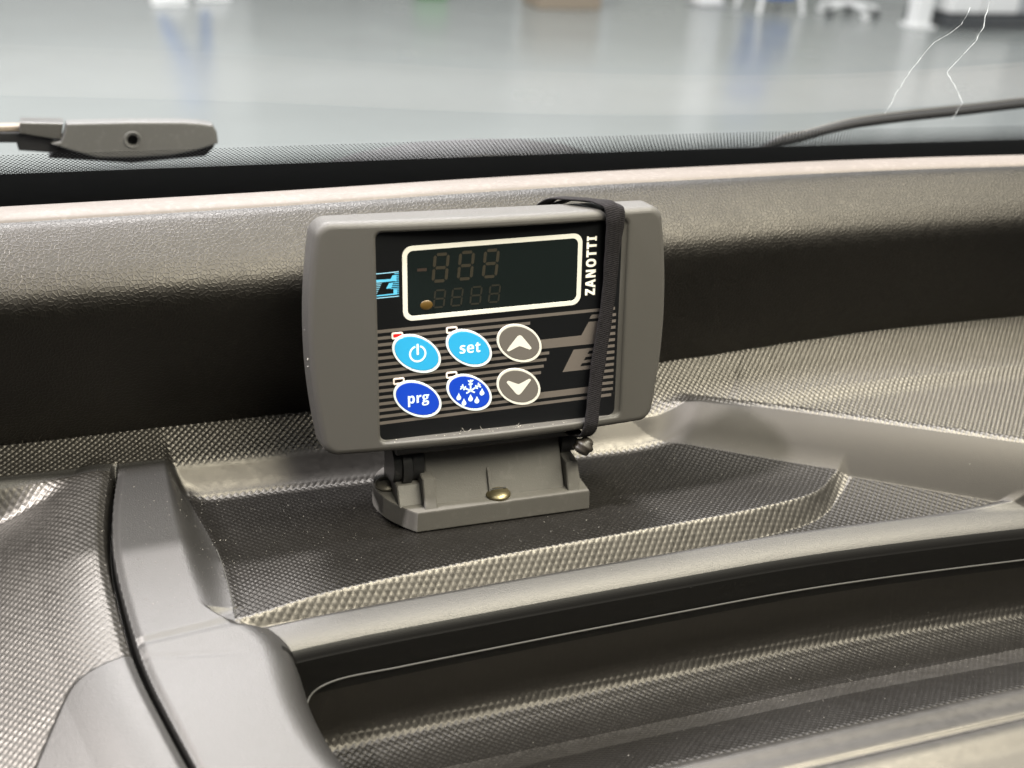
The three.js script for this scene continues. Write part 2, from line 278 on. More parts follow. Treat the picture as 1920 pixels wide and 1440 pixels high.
// dust specks and fibres lying on the dashboard
{
  const dm = std([0.19, 0.18, 0.16], 0.95);
  const n = 1500, im = new THREE.InstancedMesh(new THREE.IcosahedronGeometry(1, 0), dm, n); im.name = 'dust'; im.userData.kind = 'stuff';
  const o = new THREE.Object3D(); let c = 0;
  while (c < n) {
    let x, z; const w = rnd();
    if (w < 0.5) { x = -0.095 + rnd() * 0.2; z = -0.012 + rnd() * 0.054; } else if (w < 0.72) { x = -0.125 + rnd() * 0.04; z = -0.02 + rnd() * 0.07; } else if (w < 0.86) { x = -0.07 + rnd() * 0.26; z = 0.07 + rnd() * 0.05; } else { x = -0.17 + rnd() * 0.4; z = -0.04 + rnd() * 0.16; }
    const s = 0.000035 + 0.00009 * rnd() ** 3;
    o.position.set(x, heightAt(x, z) + s * 0.6, z); o.rotation.set(rnd() * 3, rnd() * 3, rnd() * 3); o.scale.set(s, s * 0.7, s * (1 + 2 * rnd())); o.updateMatrix(); im.setMatrixAt(c++, o.matrix);
  }
  dash.add(im);
  const fib = [];
  for (let k = 0; k < 26; k++) { const x = k < 18 ? -0.125 + rnd() * 0.16 : -0.07 + rnd() * 0.24, z = k < 18 ? -0.018 + rnd() * 0.06 : 0.08 + rnd() * 0.03, a = rnd() * 6.28, L = 0.0007 + rnd() * 0.0016, b = a + rnd() - 0.5; const pts = [0, 0.5, 1].map((t, i) => { const xx = x + Math.cos(i > 1 ? b : a) * L * t, zz = z + Math.sin(i > 1 ? b : a) * L * t; return V(xx, heightAt(xx, zz) + 0.0002, zz); }); fib.push(tube(pts, 0.000025, 6, 4)); }
  mesh('fibre', merge(fib), dm, dash).userData.kind = 'stuff';
}

// ------------------------------------------------------------------ windscreen with its printed border
const GS = 0.7, GA = Math.atan(GS), gp = (x, s, off = 0) => V(x, 0.075 + s * Math.sin(GA) - off * Math.cos(GA), -0.115 + s * Math.cos(GA) + off * Math.sin(GA));   // s metres up the glass, off towards the cabin
const screen = thing('windscreen', 'sloping van windscreen with black dotted lower border', 'windscreen', [0, 0, 0]);
{
  const sheet = (x0, x1, s0, s1, off, nx = 1, ns = 1, topS = null) => { const rows = []; for (let j = 0; j <= ns; j++) { const r = []; for (let i = 0; i <= nx; i++) { const x = lerp(x0, x1, i / nx); r.push(gp(x, lerp(s0, topS ? topS(x) : s1, j / ns), off)); } rows.push(r); } return gridGeo(rows); };
  const glass = new THREE.MeshPhysicalMaterial({ color: 0xffffff, roughness: 0, transmission: 1, thickness: 0, ior: 1.18 });
  mesh('glass', sheet(-0.8, 1.1, -0.05, 1.0, 0), glass, screen);
  const bandTop = (x) => 0.0285 + 0.0018 * Math.sin((x + 0.15) / 0.45 * Math.PI);
  mesh('printed_border', sheet(-0.8, 1.1, -0.05, 0.03, 0.0004, 120, 1, bandTop), frit, screen);
  const dots = [], P = 0.00150;
  for (let r = 0; r < 15; r++) for (let x = -0.24; x < 0.42; x += P) {
    const xx = x + (r % 2) * P / 2, s = bandTop(xx) + 0.0003 + r * P * 0.87, rad = lerp(0.00074, 0.00036, r / 14), c = new THREE.CircleGeometry(rad, 9);
    c.rotateX(-Math.PI / 2 - 0); c.rotateX(-GA); const p = gp(xx, s, 0.0005); c.translate(p.x, p.y, p.z); dots.push(c);
  }
  mesh('border_dots', merge(dots), frit, screen).userData.kind = 'stuff';
  const crack = std([0.8, 0.82, 0.82], 0.5, { transmission: 0.94, thickness: 0 });
  const A = [[150.4, 165.5, 14.2], [156.4, 159.0, 5.1], [157.4, 154.5, -1.4], [156.8, 151.0, -6.5], [160.9, 143.0, -17.9], [165.8, 135.7, -28.3], [172.1, 127.2, -40.5], [183.7, 113.1, -60.6]];
  const B = [[154.6, 167.6, 17.3], [166.6, 158.0, 3.5], [173.4, 151.0, -6.5], [176.6, 144.8, -15.3], [182.2, 136.2, -27.6], [194.3, 129.7, -36.9], [213.6, 118.7, -52.6], [222.5, 108.6, -67.0]];
  for (const [L, r] of [[A, 0.00022], [B, 0.00024]]) {
    const c = new THREE.CatmullRomCurve3(L.map((p) => V(p[0] / 1000, p[1] / 1000 - 0.0006, p[2] / 1000)), false, 'catmullrom', 0.15), rows = [], n = 260;
    for (let k = 0; k <= n; k++) { const p = c.getPoint(k / n), rr = r * (0.12 + 1.1 * Math.max(0, fbm(k * 0.11 + r * 1e5, 3.3, 64, 3) - 0.25)), row = []; p.x += 0.0012 * (fbm(k * 0.07, r * 4e4, 64, 3) - 0.5); for (let q = 0; q < 6; q++) row.push(p.clone().add(V(Math.cos(q * 1.047) * rr, Math.sin(q * 1.047) * rr * 0.8, Math.sin(q * 1.047) * rr))); rows.push(row); }
    mesh('crack', gridGeo(rows, true), crack, screen).userData.label = r < 0.00023 ? 'left one of two jagged white cracks in the glass' : 'right one of two jagged white cracks in the glass';
  }
}

// ------------------------------------------------------------------ wipers and scuttle outside the glass
{
  const wm = plastic([0.080, 0.080, 0.080], 0.7, 0.00005, 30), wd = std([0.010, 0.010, 0.011], 0.6, { specularIntensity: 0.4 }), rod = std([0.17, 0.14, 0.11], 0.5);
  const w = thing('windscreen_wiper', 'grey wiper arm end with a round hole, outside the glass at left', 'wiper', [-0.1, 0.06, -0.22]);
  const sc = (pts) => pts.map(([x, y]) => [x / 1000 + 0.1, y / 1000 - 0.06]);
  const face = poly(sc([[-125.7, 79.0], [-100, 79.1], [-77.5, 78.6], [-70, 78.0], [-63.9, 76.9], [-62.2, 73.6], [-61.8, 68.4], [-72, 65.4], [-82.4, 63.6], [-98, 63.0], [-114.1, 63.4], [-124, 66.8], [-132.7, 70.3], [-128.9, 71.3], [-127.6, 73.5], [-126.1, 78.1]]));
  const hole = new THREE.Path(); hole.absarc(0.0012, 0.0112, 0.0032, 0, Math.PI * 2, true); face.holes.push(hole);
  mesh('arm_cover', extr(face, 0.008, 0.0009, 3, 20).translate(0, 0, 0.004), wm, w);
  mesh('hole_rim', new THREE.TorusGeometry(0.0034, 0.0005, 8, 28).translate(0.0012, 0.0112, 0.0121), wm, w);
  mesh('pin', new THREE.CylinderGeometry(0.0034, 0.0034, 0.004, 20).rotateX(Math.PI / 2).translate(0.0012, 0.0112, 0.003), wd, w);
  mesh('underside', extr(poly(sc([[-134.7, 61.5], [-128.7, 67.9], [-114.1, 68], [-82.4, 68], [-61.9, 70], [-62.0, 67.5], [-62.9, 64.2], [-67.1, 60.1], [-100, 58]])), 0.010, 0.0008, 2), wd, w).position.z = -0.007;
  mesh('end_block', extr(poly(sc([[-144.3, 79.7], [-126.9, 79.0], [-128.4, 71.9], [-132.5, 72.3], [-145.3, 74.9]])), 0.010, 0.0007, 2).translate(0, 0, 0.001), plastic([0.05, 0.049, 0.047], 0.65), w);
  mesh('clip', extr(poly(sc([[-175, 76], [-153.1, 74.8], [-145.4, 74.6], [-132.6, 71.4], [-129.7, 68.5], [-131.7, 65.1], [-146.3, 66.7], [-146.9, 70.1], [-153.6, 70.3], [-175, 71]])), 0.009, 0.0006, 2).translate(0, 0, -0.001), wd, w);
  mesh('arm_rod', box(0.10, 0.0026, 0.006, -0.092, 0.0158, 0.003, 0.0008), rod, w);
  const b = thing('windscreen_wiper', 'thin black wiper blade outside the glass at right', 'wiper', [0.18, 0.075, -0.15]);
  const path = [[178, 66], [189.3, 75.1], [206.3, 79], [229.4, 83.9], [259.7, 87.1], [297.6, 89.8], [336.7, 92.9], [420, 98]].map(([x, y]) => V(x / 1000 - 0.18, y / 1000 - 0.075, 0));
  mesh('blade', new THREE.TubeGeometry(new THREE.CatmullRomCurve3(path), 90, 0.0021, 10), wd, b);
  mesh('spine', new THREE.TubeGeometry(new THREE.CatmullRomCurve3(path.map((p) => V(p.x + 0.004, p.y + 0.0024, -0.002))), 90, 0.0011, 8), std([0.03, 0.03, 0.03], 0.5), b);
  const s = tag(mesh('scuttle_panel', merge([extr(poly([[-0.9, -0.2], [1.2, -0.2], [1.2, 0.036], [0.16, 0.042], [0.130, 0.055], [0.110, 0.0620], [0.085, 0.0652], [0.06, 0.0660], [0.030, 0.0650], [0.004, 0.0610], [-0.02, 0.054], [-0.06, 0.047], [-0.9, 0.040]]), 0.03, 0.002, 2)]), std([0.028, 0.028, 0.029], 0.5)), 'black scuttle panel with a low hump just outside the windscreen foot', 'panel');
  s.position.set(0, 0, -0.215);
}

// ------------------------------------------------------------------ temperature controller
const font = await new FontLoader().loadAsync('fonts/droid/droid_sans_bold.typeface.json');
const ctl = thing('temperature_controller', 'grey van fridge temperature controller with blue buttons on a tilting stand', 'controller');
const TILT = new THREE.Matrix4().makeRotationX(-8 * Math.PI / 180).setPosition(0, 0.03, 0.018).multiply(new THREE.Matrix4().makeScale(0.001, 0.001, 0.001));
const head = (name, geo, mat, parent = ctl) => mesh(name, geo.clone().applyMatrix4(TILT), mat, parent);   // geometry in mm on the face of the device
function loop(x0, y0, x1, y1, r, bulge) {                         // rounded rectangle, anticlockwise, equal counts
  const p = [], nC = 8, nS = 26, cs = [[x1 - r, y0 + r, -90], [x1 - r, y1 - r, 0], [x0 + r, y1 - r, 90], [x0 + r, y0 + r, 180]];
  for (let c = 0; c < 4; c++) {
    for (let k = 0; k <= nC; k++) { const a = (cs[c][2] + 90 * k / nC) * Math.PI / 180; p.push([cs[c][0] + r * Math.cos(a), cs[c][1] + r * Math.sin(a)]); }
    const q = cs[(c + 1) % 4], a = cs[c][2] + 90, A = [cs[c][0] + r * Math.cos(a * Math.PI / 180), cs[c][1] + r * Math.sin(a * Math.PI / 180)], B = [q[0] + r * Math.cos(a * Math.PI / 180), q[1] + r * Math.sin(a * Math.PI / 180)];
    for (let k = 1; k < nS; k++) p.push([lerp(A[0], B[0], k / nS), lerp(A[1], B[1], k / nS)]);
  }
  const yc = (y0 + y1) / 2, hh = (y1 - y0) / 2;
  return p.map(([x, y]) => [x + bulge * (1 - ((y - yc) / hh) ** 2) * clamp((x - (x0 + x1) / 2) / ((x1 - x0) / 2), -1, 1), y]);
}
const zf = (x) => -1.0 + 4.2 * (1 - ((x + 2) / 60) ** 2);
const ol = (i, r = 4.2) => loop(-58 + i, -0.6 + i, 53.6 - i, 73 - i, Math.max(0.6, r - i * 0.6), 3.6);
{
  const rows = []; const put = (l, f) => rows.push(l.map(([x, y]) => V(x, y, f(x, y))));
  put(ol(2.2), () => -10.6); put(ol(0.5), () => -10.6); put(ol(0.2), () => -10.3); put(ol(0), () => -9.8);
  for (let k = 1; k <= 5; k++) put(ol(0.06 * k), (x) => lerp(-9.8, zf(x) - 2.2, k / 5));
  for (let k = 1; k <= 7; k++) { const a = k / 7 * Math.PI / 2; put(ol(0.3 + 2.0 * (1 - Math.cos(a)), 4.2), (x) => zf(x) - 2.0 * (1 - Math.sin(a)) - 0.2 * (1 - k / 7)); }
  const L0 = ol(2.3, 4.2), L1 = loop(-41.6, 2.3, 42.2, 70.0, 2.4, 0);
  for (let k = 1; k <= 10; k++) { const t = k / 10; rows.push(L0.map((p, i) => { const x = lerp(p[0], L1[i][0], t), y = lerp(p[1], L1[i][1], t); return V(x, y, zf(x)); })); }
  const inn = (o, dx) => loop(-41.6 + o, 2.3 + o, 42.2 - o - dx, 70.0 - o, 2.2, 0);
  for (let k = 1; k <= 5; k++) { const a = k / 5 * Math.PI / 2; put(inn(0.8 * Math.sin(a), 0.6 * k / 5), (x) => zf(x) - 0.8 * (1 - Math.cos(a))); }
  for (let k = 1; k <= 4; k++) put(inn(0.8 + 0.12 * k, 0.6 + 0.6 * k), (x) => lerp(zf(x) - 0.8, -0.4, k / 4));
  head('front_bezel', gridGeo(rows, true), caseMat);
  const back = []; const pb = (l, z) => back.push(l.map(([x, y]) => V(x, y, z)));
  pb(ol(30), -22.2); pb(ol(8), -22.2); pb(ol(5), -21.8); pb(ol(3.2), -20.6); pb(ol(2.2), -18.5); pb(ol(1.3), -13); pb(ol(0.9), -11.2); pb(ol(1.1), -10.9); pb(ol(3), -10.85);
  head('rear_housing', gridGeo(back, true), caseMat);
  const chips = []; for (const [y, h, z] of [[31, 1.1, -3.0], [28.6, 0.4, -3.6], [39.5, 0.25, -6]]) chips.push(new THREE.IcosahedronGeometry(0.42, 1).scale(0.5, h, 0.5).translate(-58 - 3.55 * (1 - ((y - 36.2) / 36.8) ** 2) + 0.05, y, z));
  head('case_chip', merge(chips), std([0.38, 0.37, 0.35], 0.7)).userData.kind = 'stuff';
}
// printed membrane
const PX = 20, PW = 81, PH = 67.5, px0 = -41, py0 = 2.6;
{
  const cv = document.createElement('canvas'); cv.width = PW * PX; cv.height = PH * PX; const c = cv.getContext('2d');
  const X = (x) => (x - px0) * PX, Y = (y) => (py0 + PH - y) * PX;
  c.fillStyle = '#0c0d0f'; c.fillRect(0, 0, cv.width, cv.height);
  const grey = '#5b5551'; const fillP = (pts, col) => { c.fillStyle = col; c.beginPath(); pts.forEach(([x, y], i) => i ? c.lineTo(X(x), Y(y)) : c.moveTo(X(x), Y(y))); c.closePath(); c.fill(); };
  const stripe = (x0, x1, y, t = 1.0) => fillP([[x0, y - t / 2 - 0.35 * 0 + 0.018 * x0], [x1, y - t / 2 + 0.018 * x1], [x1, y + t / 2 + 0.018 * x1], [x0, y + t / 2 + 0.018 * x0]], grey);
  const sy = (i) => 39.45 - 2.11 * i, skew = (x) => 0.018 * x;
  stripe(-41, 38, sy(0), 1.05);
  for (let i = 1; i < 14; i++) stripe(i < 2 ? -41 : -41, 8.8, sy(i));
  for (let i = 4; i < 10; i++) { const y = sy(i); if (y < 29 && y > 19) stripe(8, lerp(12.7, 15.9, (y - 20.1) / 7.5), y); }
  stripe(-41, 38, sy(14), 1.05);
  for (let i = 1; i < 14; i++) stripe(33, 38.5, sy(i));
  fillP([[5, 31.5], [12.6, 31.7], [26.5, 32.0], [28.9, 36.3], [34, 36.4], [34, 28.8], [12.6, 28.6], [5, 28.5]], grey);
  fillP([[29.1, 37.3], [29.9, 38.6], [34, 38.6], [34, 37.3]], grey);
  fillP([[24, 27.4], [34, 27.5], [34, 20.3], [20.3, 20.1]], grey);
  for (const [x, y] of [[29.3, 26.0], [28.1, 24.0], [26.9, 22.0]]) fillP([[x - 0.4, y - 0.5], [34, y - 0.4], [34, y + 0.6], [x + 0.2, y + 0.5]], '#0c0d0f');
  fillP([[8, 13.85], [34, 14.3], [34, 12.1], [8, 11.7]], grey);
  // small blue badge
  const blue = '#58b4e0';
  fillP([[-41, 56.75], [-33.6, 57.0], [-33.6, 56.7], [-41, 56.45]], '#8fc6e6'); fillP([[-41, 49.3], [-33.6, 49.5], [-33.6, 49.2], [-41, 49.0]], '#8fc6e6');
  fillP([[-40.7, 54.8], [-36.1, 54.8], [-35.5, 55.9], [-34.3, 55.9], [-34.3, 54.1], [-40.9, 53.9]], blue);
  fillP([[-36.6, 53.6], [-35.3, 53.7], [-36.0, 51.9], [-37.6, 51.9]], blue); fillP([[-35.3, 51.6], [-34.2, 51.6], [-34.2, 49.9], [-40.8, 49.7], [-40.7, 50.1], [-35.3, 50.3]], blue);
  for (let i = 0; i < 12; i++) { const y = 56.2 - i * 0.56; fillP([[-34.9 - (i > 4 && i < 9 ? 1.2 - 0.2 * (i - 5) * 0 : 0), y], [-33.6, y], [-33.6, y + 0.26], [-34.9 - (i > 4 && i < 9 ? 1.2 : 0), y + 0.26]], blue); if (i > 3 && i < 11) fillP([[-41, y], [-38.7 - 0.27 * (i - 4), y], [-38.6 - 0.27 * (i - 4), y + 0.26], [-41, y + 0.26]], '#7fb9d8'); else if (i < 3) fillP([[-41, y], [-40.6, y], [-40.6, y + 0.26], [-41, y + 0.26]], '#7fb9d8'); }
  // maker's lettering, reading upwards
  c.save(); c.translate(X(30.65), Y(45.15)); c.rotate(-Math.PI / 2); c.fillStyle = '#efece2'; c.font = `bold ${Math.round(4.5 * PX)}px sans-serif`; c.strokeStyle = '#efece2'; c.lineWidth = 0.24 * PX;
  { const L = 'ZANOTTI'.split(''), w = L.map((q) => c.measureText(q).width), gap = 0.42 * PX, k = (19.1 * PX - gap * 6) / w.reduce((p, q) => p + q, 0); let o = 0; L.forEach((q, i) => { c.save(); c.translate(o, 0); c.scale(k, 1); c.fillText(q, 0, 0); c.strokeText(q, 0, 0); c.restore(); o += w[i] * k + gap; }); }
  c.restore();
  const t = new THREE.CanvasTexture(cv); t.colorSpace = THREE.SRGBColorSpace; t.anisotropy = 8;
  const mat = std([1, 1, 1], 0.34, { map: t, bumpMap: rep(grainT, 3), bumpScale: 0.00001 });
  head('printed_panel', new THREE.PlaneGeometry(PW, PH).translate(px0 + PW / 2, py0 + PH / 2, 0), mat).userData.label = 'black membrane panel with grey stripes and white lettering';
}
// display
{
  const fr = rrect(-32.5, 41.9, 25.8, 65.0, 3.1); fr.holes.push(rrect(-31.0, 43.4, 24.3, 63.5, 1.9, THREE.Path));
  const sk = new THREE.Matrix4().set(1, 0, 0, 0, 0.018, 1, 0, 0, 0, 0, 1, 0, 0, 0, 0, 1);
  head('display_frame', extr(fr, 0.14, 0.03, 1, 16).applyMatrix4(sk), white);
  const win = head('display_window', extr(rrect(-31.05, 43.35, 24.35, 63.55, 1.9), 0.07, 0, 1, 16).applyMatrix4(sk), std([0.006, 0.009, 0.009], 0.25));
  const dg = std([0.030, 0.026, 0.019], 0.35), dg2 = std([0.019, 0.018, 0.014], 0.35);
  const seg = (x0, y0, w, h, t, sl) => {
    const out = [], P = (pts) => out.push(new THREE.ShapeGeometry(poly(pts.map(([x, y]) => [x0 + x + sl * y, y0 + y + 0.018 * x0])))), g = t * 0.18;
    const hor = (y) => P([[g + t * .2, y], [t * 0.7, y + t / 2], [w - t * 0.7, y + t / 2], [w - g - t * .2, y], [w - t * 0.7, y - t / 2], [t * 0.7, y - t / 2]]);
    const ver = (x, a, b) => P([[x, a + g], [x + t / 2, a + t * 0.7], [x + t / 2, b - t * 0.7], [x, b - g], [x - t / 2, b - t * 0.7], [x - t / 2, a + t * 0.7]]);
    hor(0); hor(h / 2); hor(h); ver(0, 0, h / 2); ver(w, 0, h / 2); ver(0, h / 2, h); ver(w, h / 2, h);
    return merge(out).translate(0, 0, 0.09);
  };
  for (const x of [-23.0, -15.0, -7.0]) head('digit', seg(x, 53.6, 4.1, 8.2, 0.95, 0.10), dg, ctl);
  for (const x of [-22.9, -17.3, -11.2, -5.2]) head('digit', seg(x, 45.4, 3.2, 5.3, 0.55, 0.12), dg2, ctl);
  head('minus_sign', new THREE.PlaneGeometry(3.0, 0.9).translate(-26.4, 57.0, 0.09), std([0.034, 0.024, 0.02], 0.35));
  head('amber_glint', new THREE.SphereGeometry(2.0, 24, 16).scale(1, 0.78, 0.22).translate(-25.1, 45.9, 0.02), std([0.075, 0.042, 0.008], 0.4));  // amber reflection on the display, put into the colour of a dome
}
// buttons with their symbols
{
  const ell = (cx, cy, a, b, S = THREE.Shape, ph = 0.40) => { const s = new S(), n = 72; for (let k = 0; k <= n; k++) { const t = k / n * Math.PI * 2, x = cx + a * Math.cos(t), y = cy + b * Math.sin(t - ph); k ? s.lineTo(x, y) : s.moveTo(x, y); } return s; };
  const cyan = std([0.02, 0.30, 0.58], 0.45), deep = std([0.002, 0.040, 0.42], 0.45), gry = std([0.105, 0.095, 0.088], 0.45), sym = std([0.62, 0.78, 0.86], 0.5), ringM = std([0.60, 0.66, 0.70], 0.5);
  const bub = (pts, r = 0.25) => { const c = new THREE.CatmullRomCurve3(pts.map((p) => V(p[0], p[1], 0)), true, 'catmullrom', 0.2); return new THREE.Shape(c.getPoints(60).map((p) => new THREE.Vector2(p.x, p.y))); };
  const S = {};
  const text = (s, cx, cy, h) => { const g = new TextGeometry(s, { font, size: h, depth: 0.03, curveSegments: 6, bevelEnabled: false }); g.computeBoundingBox(); const b = g.boundingBox; return g.translate(cx - (b.min.x + b.max.x) / 2, cy, 0); };
  S.power = (x, y) => { const s = new THREE.Shape(); s.absarc(x, y, 2.75, Math.PI * 0.60, Math.PI * 2.40, false); s.absarc(x, y, 2.15, Math.PI * 2.40, Math.PI * 0.60, true); return merge([extr(s, 0.03, 0, 1, 40), extr(rrect(x - 0.36, y - 0.4, x + 0.36, y + 3.2, 0.3), 0.03)]); };
  S.set = (x, y) => text('set', x, y - 1.5, 3.5); S.prg = (x, y) => text('prg', x, y - 1.2, 3.3);
  const chev = (x, y, s) => extr(bub([[-4.1, -2.0], [-3.4, -2.5], [0, -1.1], [3.4, -2.5], [4.1, -2.0], [0.9, 2.0], [0, 2.5], [-0.9, 2.0]].map(([a, b]) => [x + a, y + s * b])), 0.03);
  S.up = (x, y) => chev(x, y + 0.2, 1); S.down = (x, y) => chev(x, y - 0.2, -1);
  S.frost = (x, y) => {
    const o = []; const bar = (x0, y0, x1, y1, w) => { const a = Math.atan2(y1 - y0, x1 - x0), L = Math.hypot(x1 - x0, y1 - y0); o.push(extr(rrect(0, -w / 2, L, w / 2, w * 0.3), 0.03).rotateZ(a).translate(x0, y0, 0)); };
    const cx = x + 0.1, cy = y + 0.6;
    for (const a of [90, 28, 152]) { const r = a * Math.PI / 180, L = 3.7, d = [Math.cos(r), Math.sin(r)]; bar(cx, cy, cx + d[0] * L, cy + d[1] * L, 0.52);
      for (const f of [0.48, 0.74]) for (const s of [-1, 1]) { const q = r + s * 0.85, m = f < 0.6 ? 0.9 : 1.15; bar(cx + d[0] * L * f, cy + d[1] * L * f, cx + d[0] * L * f + Math.cos(q) * m, cy + d[1] * L * f + Math.sin(q) * m, 0.42); } }
    for (const a of [-28, -152]) { const r = a * Math.PI / 180; bar(cx, cy, cx + Math.cos(r) * 1.6, cy + Math.sin(r) * 1.6, 0.5); }
    for (const [dx, dy] of [[-3.9, -2.0], [-2.2, -4.0], [0, -2.8], [2.1, -3.7], [3.8, -1.2]]) { const s = new THREE.Shape(); s.absarc(cx + dx, cy + dy, 0.78, Math.PI * 0.86, Math.PI * 2.14, false); s.quadraticCurveTo(cx + dx + 0.3, cy + dy + 0.9, cx + dx, cy + dy + 1.7); s.quadraticCurveTo(cx + dx - 0.3, cy + dy + 0.9, cx + dx - 0.74, cy + dy + 0.33); o.push(extr(s, 0.03, 0, 1, 10)); }
    return merge(o);
  };
  const B = [['power', -28.4, 30.75, cyan, 7.75, 6.5], ['set', -11.5, 31.05, cyan, 7.55, 6.4], ['up', 5.2, 31.2, gry, 7.6, 6.5], ['prg', -28.3, 15.95, deep, 7.75, 6.4], ['frost', -11.4, 16.4, deep, 7.55, 6.4], ['down', 5.2, 16.7, gry, 7.5, 6.4]];
  const nice = { power: 'light blue power button', set: 'light blue button reading set', up: 'grey button with an up arrow', prg: 'dark blue button reading prg', frost: 'dark blue defrost button with snowflake and drops', down: 'grey button with a down arrow' };
  for (const [k, x, y, m, a, b] of B) {
    const g = k === 'up' || k === 'down', ph = g ? 0.30 : 0.40;
    const cap = head('button', extr(ell(x, y, a - 0.85, b - 0.85, THREE.Shape, ph), 0.26, 0.1, 2), m); cap.userData.label = nice[k];
    const rs = ell(x, y, a, b, THREE.Shape, ph); rs.holes.push(ell(x, y, a - 0.8, b - 0.8, THREE.Path, ph)); head('button_ring', extr(rs, 0.22, 0.05, 1), g ? white : ringM, cap);
    head('symbol', S[k](x + (g ? 0 : 0.3), y).translate(0, 0, 0.262), g ? white : sym, cap);
  }
  const pinkish = std([0.75, 0.66, 0.62], 0.5), red = std([0.6, 0.01, 0.012], 0.4, { emissive: 0xff0a10, emissiveIntensity: 0.5 }), off = std([0.012, 0.006, 0.006], 0.4);
  for (const [x, y, m] of [[-34.4, 37.0, red], [-17.1, 37.35, off], [-34.2, 22.4, off], [-17.2, 22.75, off]]) {
    const s = rrect(x - 1.85, y - 1.1, x + 1.85, y + 1.1, 0.6); s.holes.push(rrect(x - 1.3, y - 0.55, x + 1.3, y + 0.55, 0.15, THREE.Path));
    const f = head('indicator', extr(s, 0.2, 0.05, 1), pinkish); if (m === red) f.userData.label = 'lit red indicator';
    head('indicator_lens', new THREE.PlaneGeometry(2.64, 1.14).translate(x, y, 0.04), m, f);
  }
}
// stand: foot, bracket, ribs, hinge, screws
{
  const foot = new THREE.Shape(); foot.moveTo(-0.0292, -0.0228); foot.lineTo(0.0312, -0.0228); foot.lineTo(0.0318, 0.006); foot.lineTo(0.024, 0.012); foot.lineTo(-0.026, 0.012); foot.quadraticCurveTo(-0.039, 0.008, -0.0392, -0.004); foot.quadraticCurveTo(-0.0385, -0.0135, -0.0292, -0.0228);
  const fg = extr(foot, 0.0072, 0.0005, 2, 16).rotateX(-Math.PI / 2); 
  const pf = fg.attributes.position; for (let i = 0; i < pf.count; i++) { const y = pf.getY(i); pf.setX(i, pf.getX(i) * (1 - 0.01 * y / 0.007) ); pf.setZ(i, pf.getZ(i) - 0.0004 * y / 0.007); } 
  mesh('foot_plate', toCreasedNormals(fg.translate(0, 0.0008, 0), 0.6), standMat, ctl);
  const prof = poly([[-0.0185, 0.0075], [0.002, 0.0075], [0.004, 0.028], [-0.0085, 0.028], [-0.0105, 0.0215]].map(([a, b]) => [a, b]));   // x here is -z
  const body = extr(prof, 0.0475, 0.0004, 1).rotateY(Math.PI / 2).translate(-0.0242, 0, 0);
  mesh('bracket', toCreasedNormals(body, 0.5), standMat, ctl);
  const side = poly([[-0.0175, 0.0075], [0.004, 0.0075], [0.004, 0.0135], [-0.0135, 0.0135]]);
  for (const [w, x] of [[0.010, -0.0338], [0.006, 0.0238]]) mesh('bracket_shoulder', toCreasedNormals(extr(side, w, 0.0004, 1).rotateY(Math.PI / 2).translate(x, 0, 0), 0.5), standMat, ctl);
  const rib = poly([[-0.0212, 0.0078], [-0.012, 0.0078], [-0.010, 0.0175], [-0.0172, 0.0170]]);
  for (const [x, w] of [[-0.0262, 0.0042], [0.0236, 0.0043]]) mesh('rib', toCreasedNormals(extr(rib, w, 0.00035, 1).rotateY(Math.PI / 2).translate(x, 0, 0), 0.5), standMat, ctl);
  mesh('rib', toCreasedNormals(extr(poly([[-0.0192, 0.0078], [-0.014, 0.0078], [-0.0135, 0.0165], [-0.0152, 0.0158]]), 0.0010, 0.0002, 1).rotateY(Math.PI / 2).translate(-0.0035, 0, 0), 0.5), standMat, ctl);
  const kn = (x0, x1, y, z, r) => new THREE.CylinderGeometry(r, r, x1 - x0, 28).rotateZ(Math.PI / 2).translate((x0 + x1) / 2, y, z);
  mesh('hinge_knuckle', merge([kn(-0.0345, -0.0318, 0.0185, 0.006, 0.0068), kn(-0.0316, -0.0285, 0.0180, 0.0065, 0.0075), kn(-0.0283, -0.0246, 0.0190, 0.007, 0.0066)]), blackMat, ctl);
  mesh('hinge_knuckle', merge([kn(0.0238, 0.0272, 0.0205, 0.007, 0.0055), kn(0.0274, 0.0296, 0.0205, 0.007, 0.0046)]), blackMat, ctl);
  mesh('hinge_block', merge([box(0.062, 0.010, 0.016, -0.003, 0.0285, 0.004, 0.001)]), blackMat, ctl);
  const brass = std([0.17, 0.145, 0.085], 0.62, { metalness: 0.9, roughnessMap: rep(wearT, 300) }), lathe = (pts) => new THREE.LatheGeometry(pts.map(([a, b]) => new THREE.Vector2(a, b)), 28);
  const screw = (x, z, r, m) => { const s = mesh('screw', lathe([[0, 0.0026], [r * 0.35, 0.0025], [r * 0.75, 0.0020], [r * 0.97, 0.0011], [r, 0.0006], [r * 0.97, 0.0001], [r * 0.6, 0]]).translate(x, 0.0079, z), m, ctl); mesh('screw_slot', box(r * 1.3, 0.0003, 0.0006, x, 0.0104, z, 0.0001), blackMat, s); return s; };
  screw(-0.0003, 0.0178, 0.0043, brass).userData.label = 'brass coloured screw at the front';
  screw(-0.0345, 0.0035, 0.0042, std([0.12, 0.11, 0.09], 0.45, { metalness: 0.6 }));
}

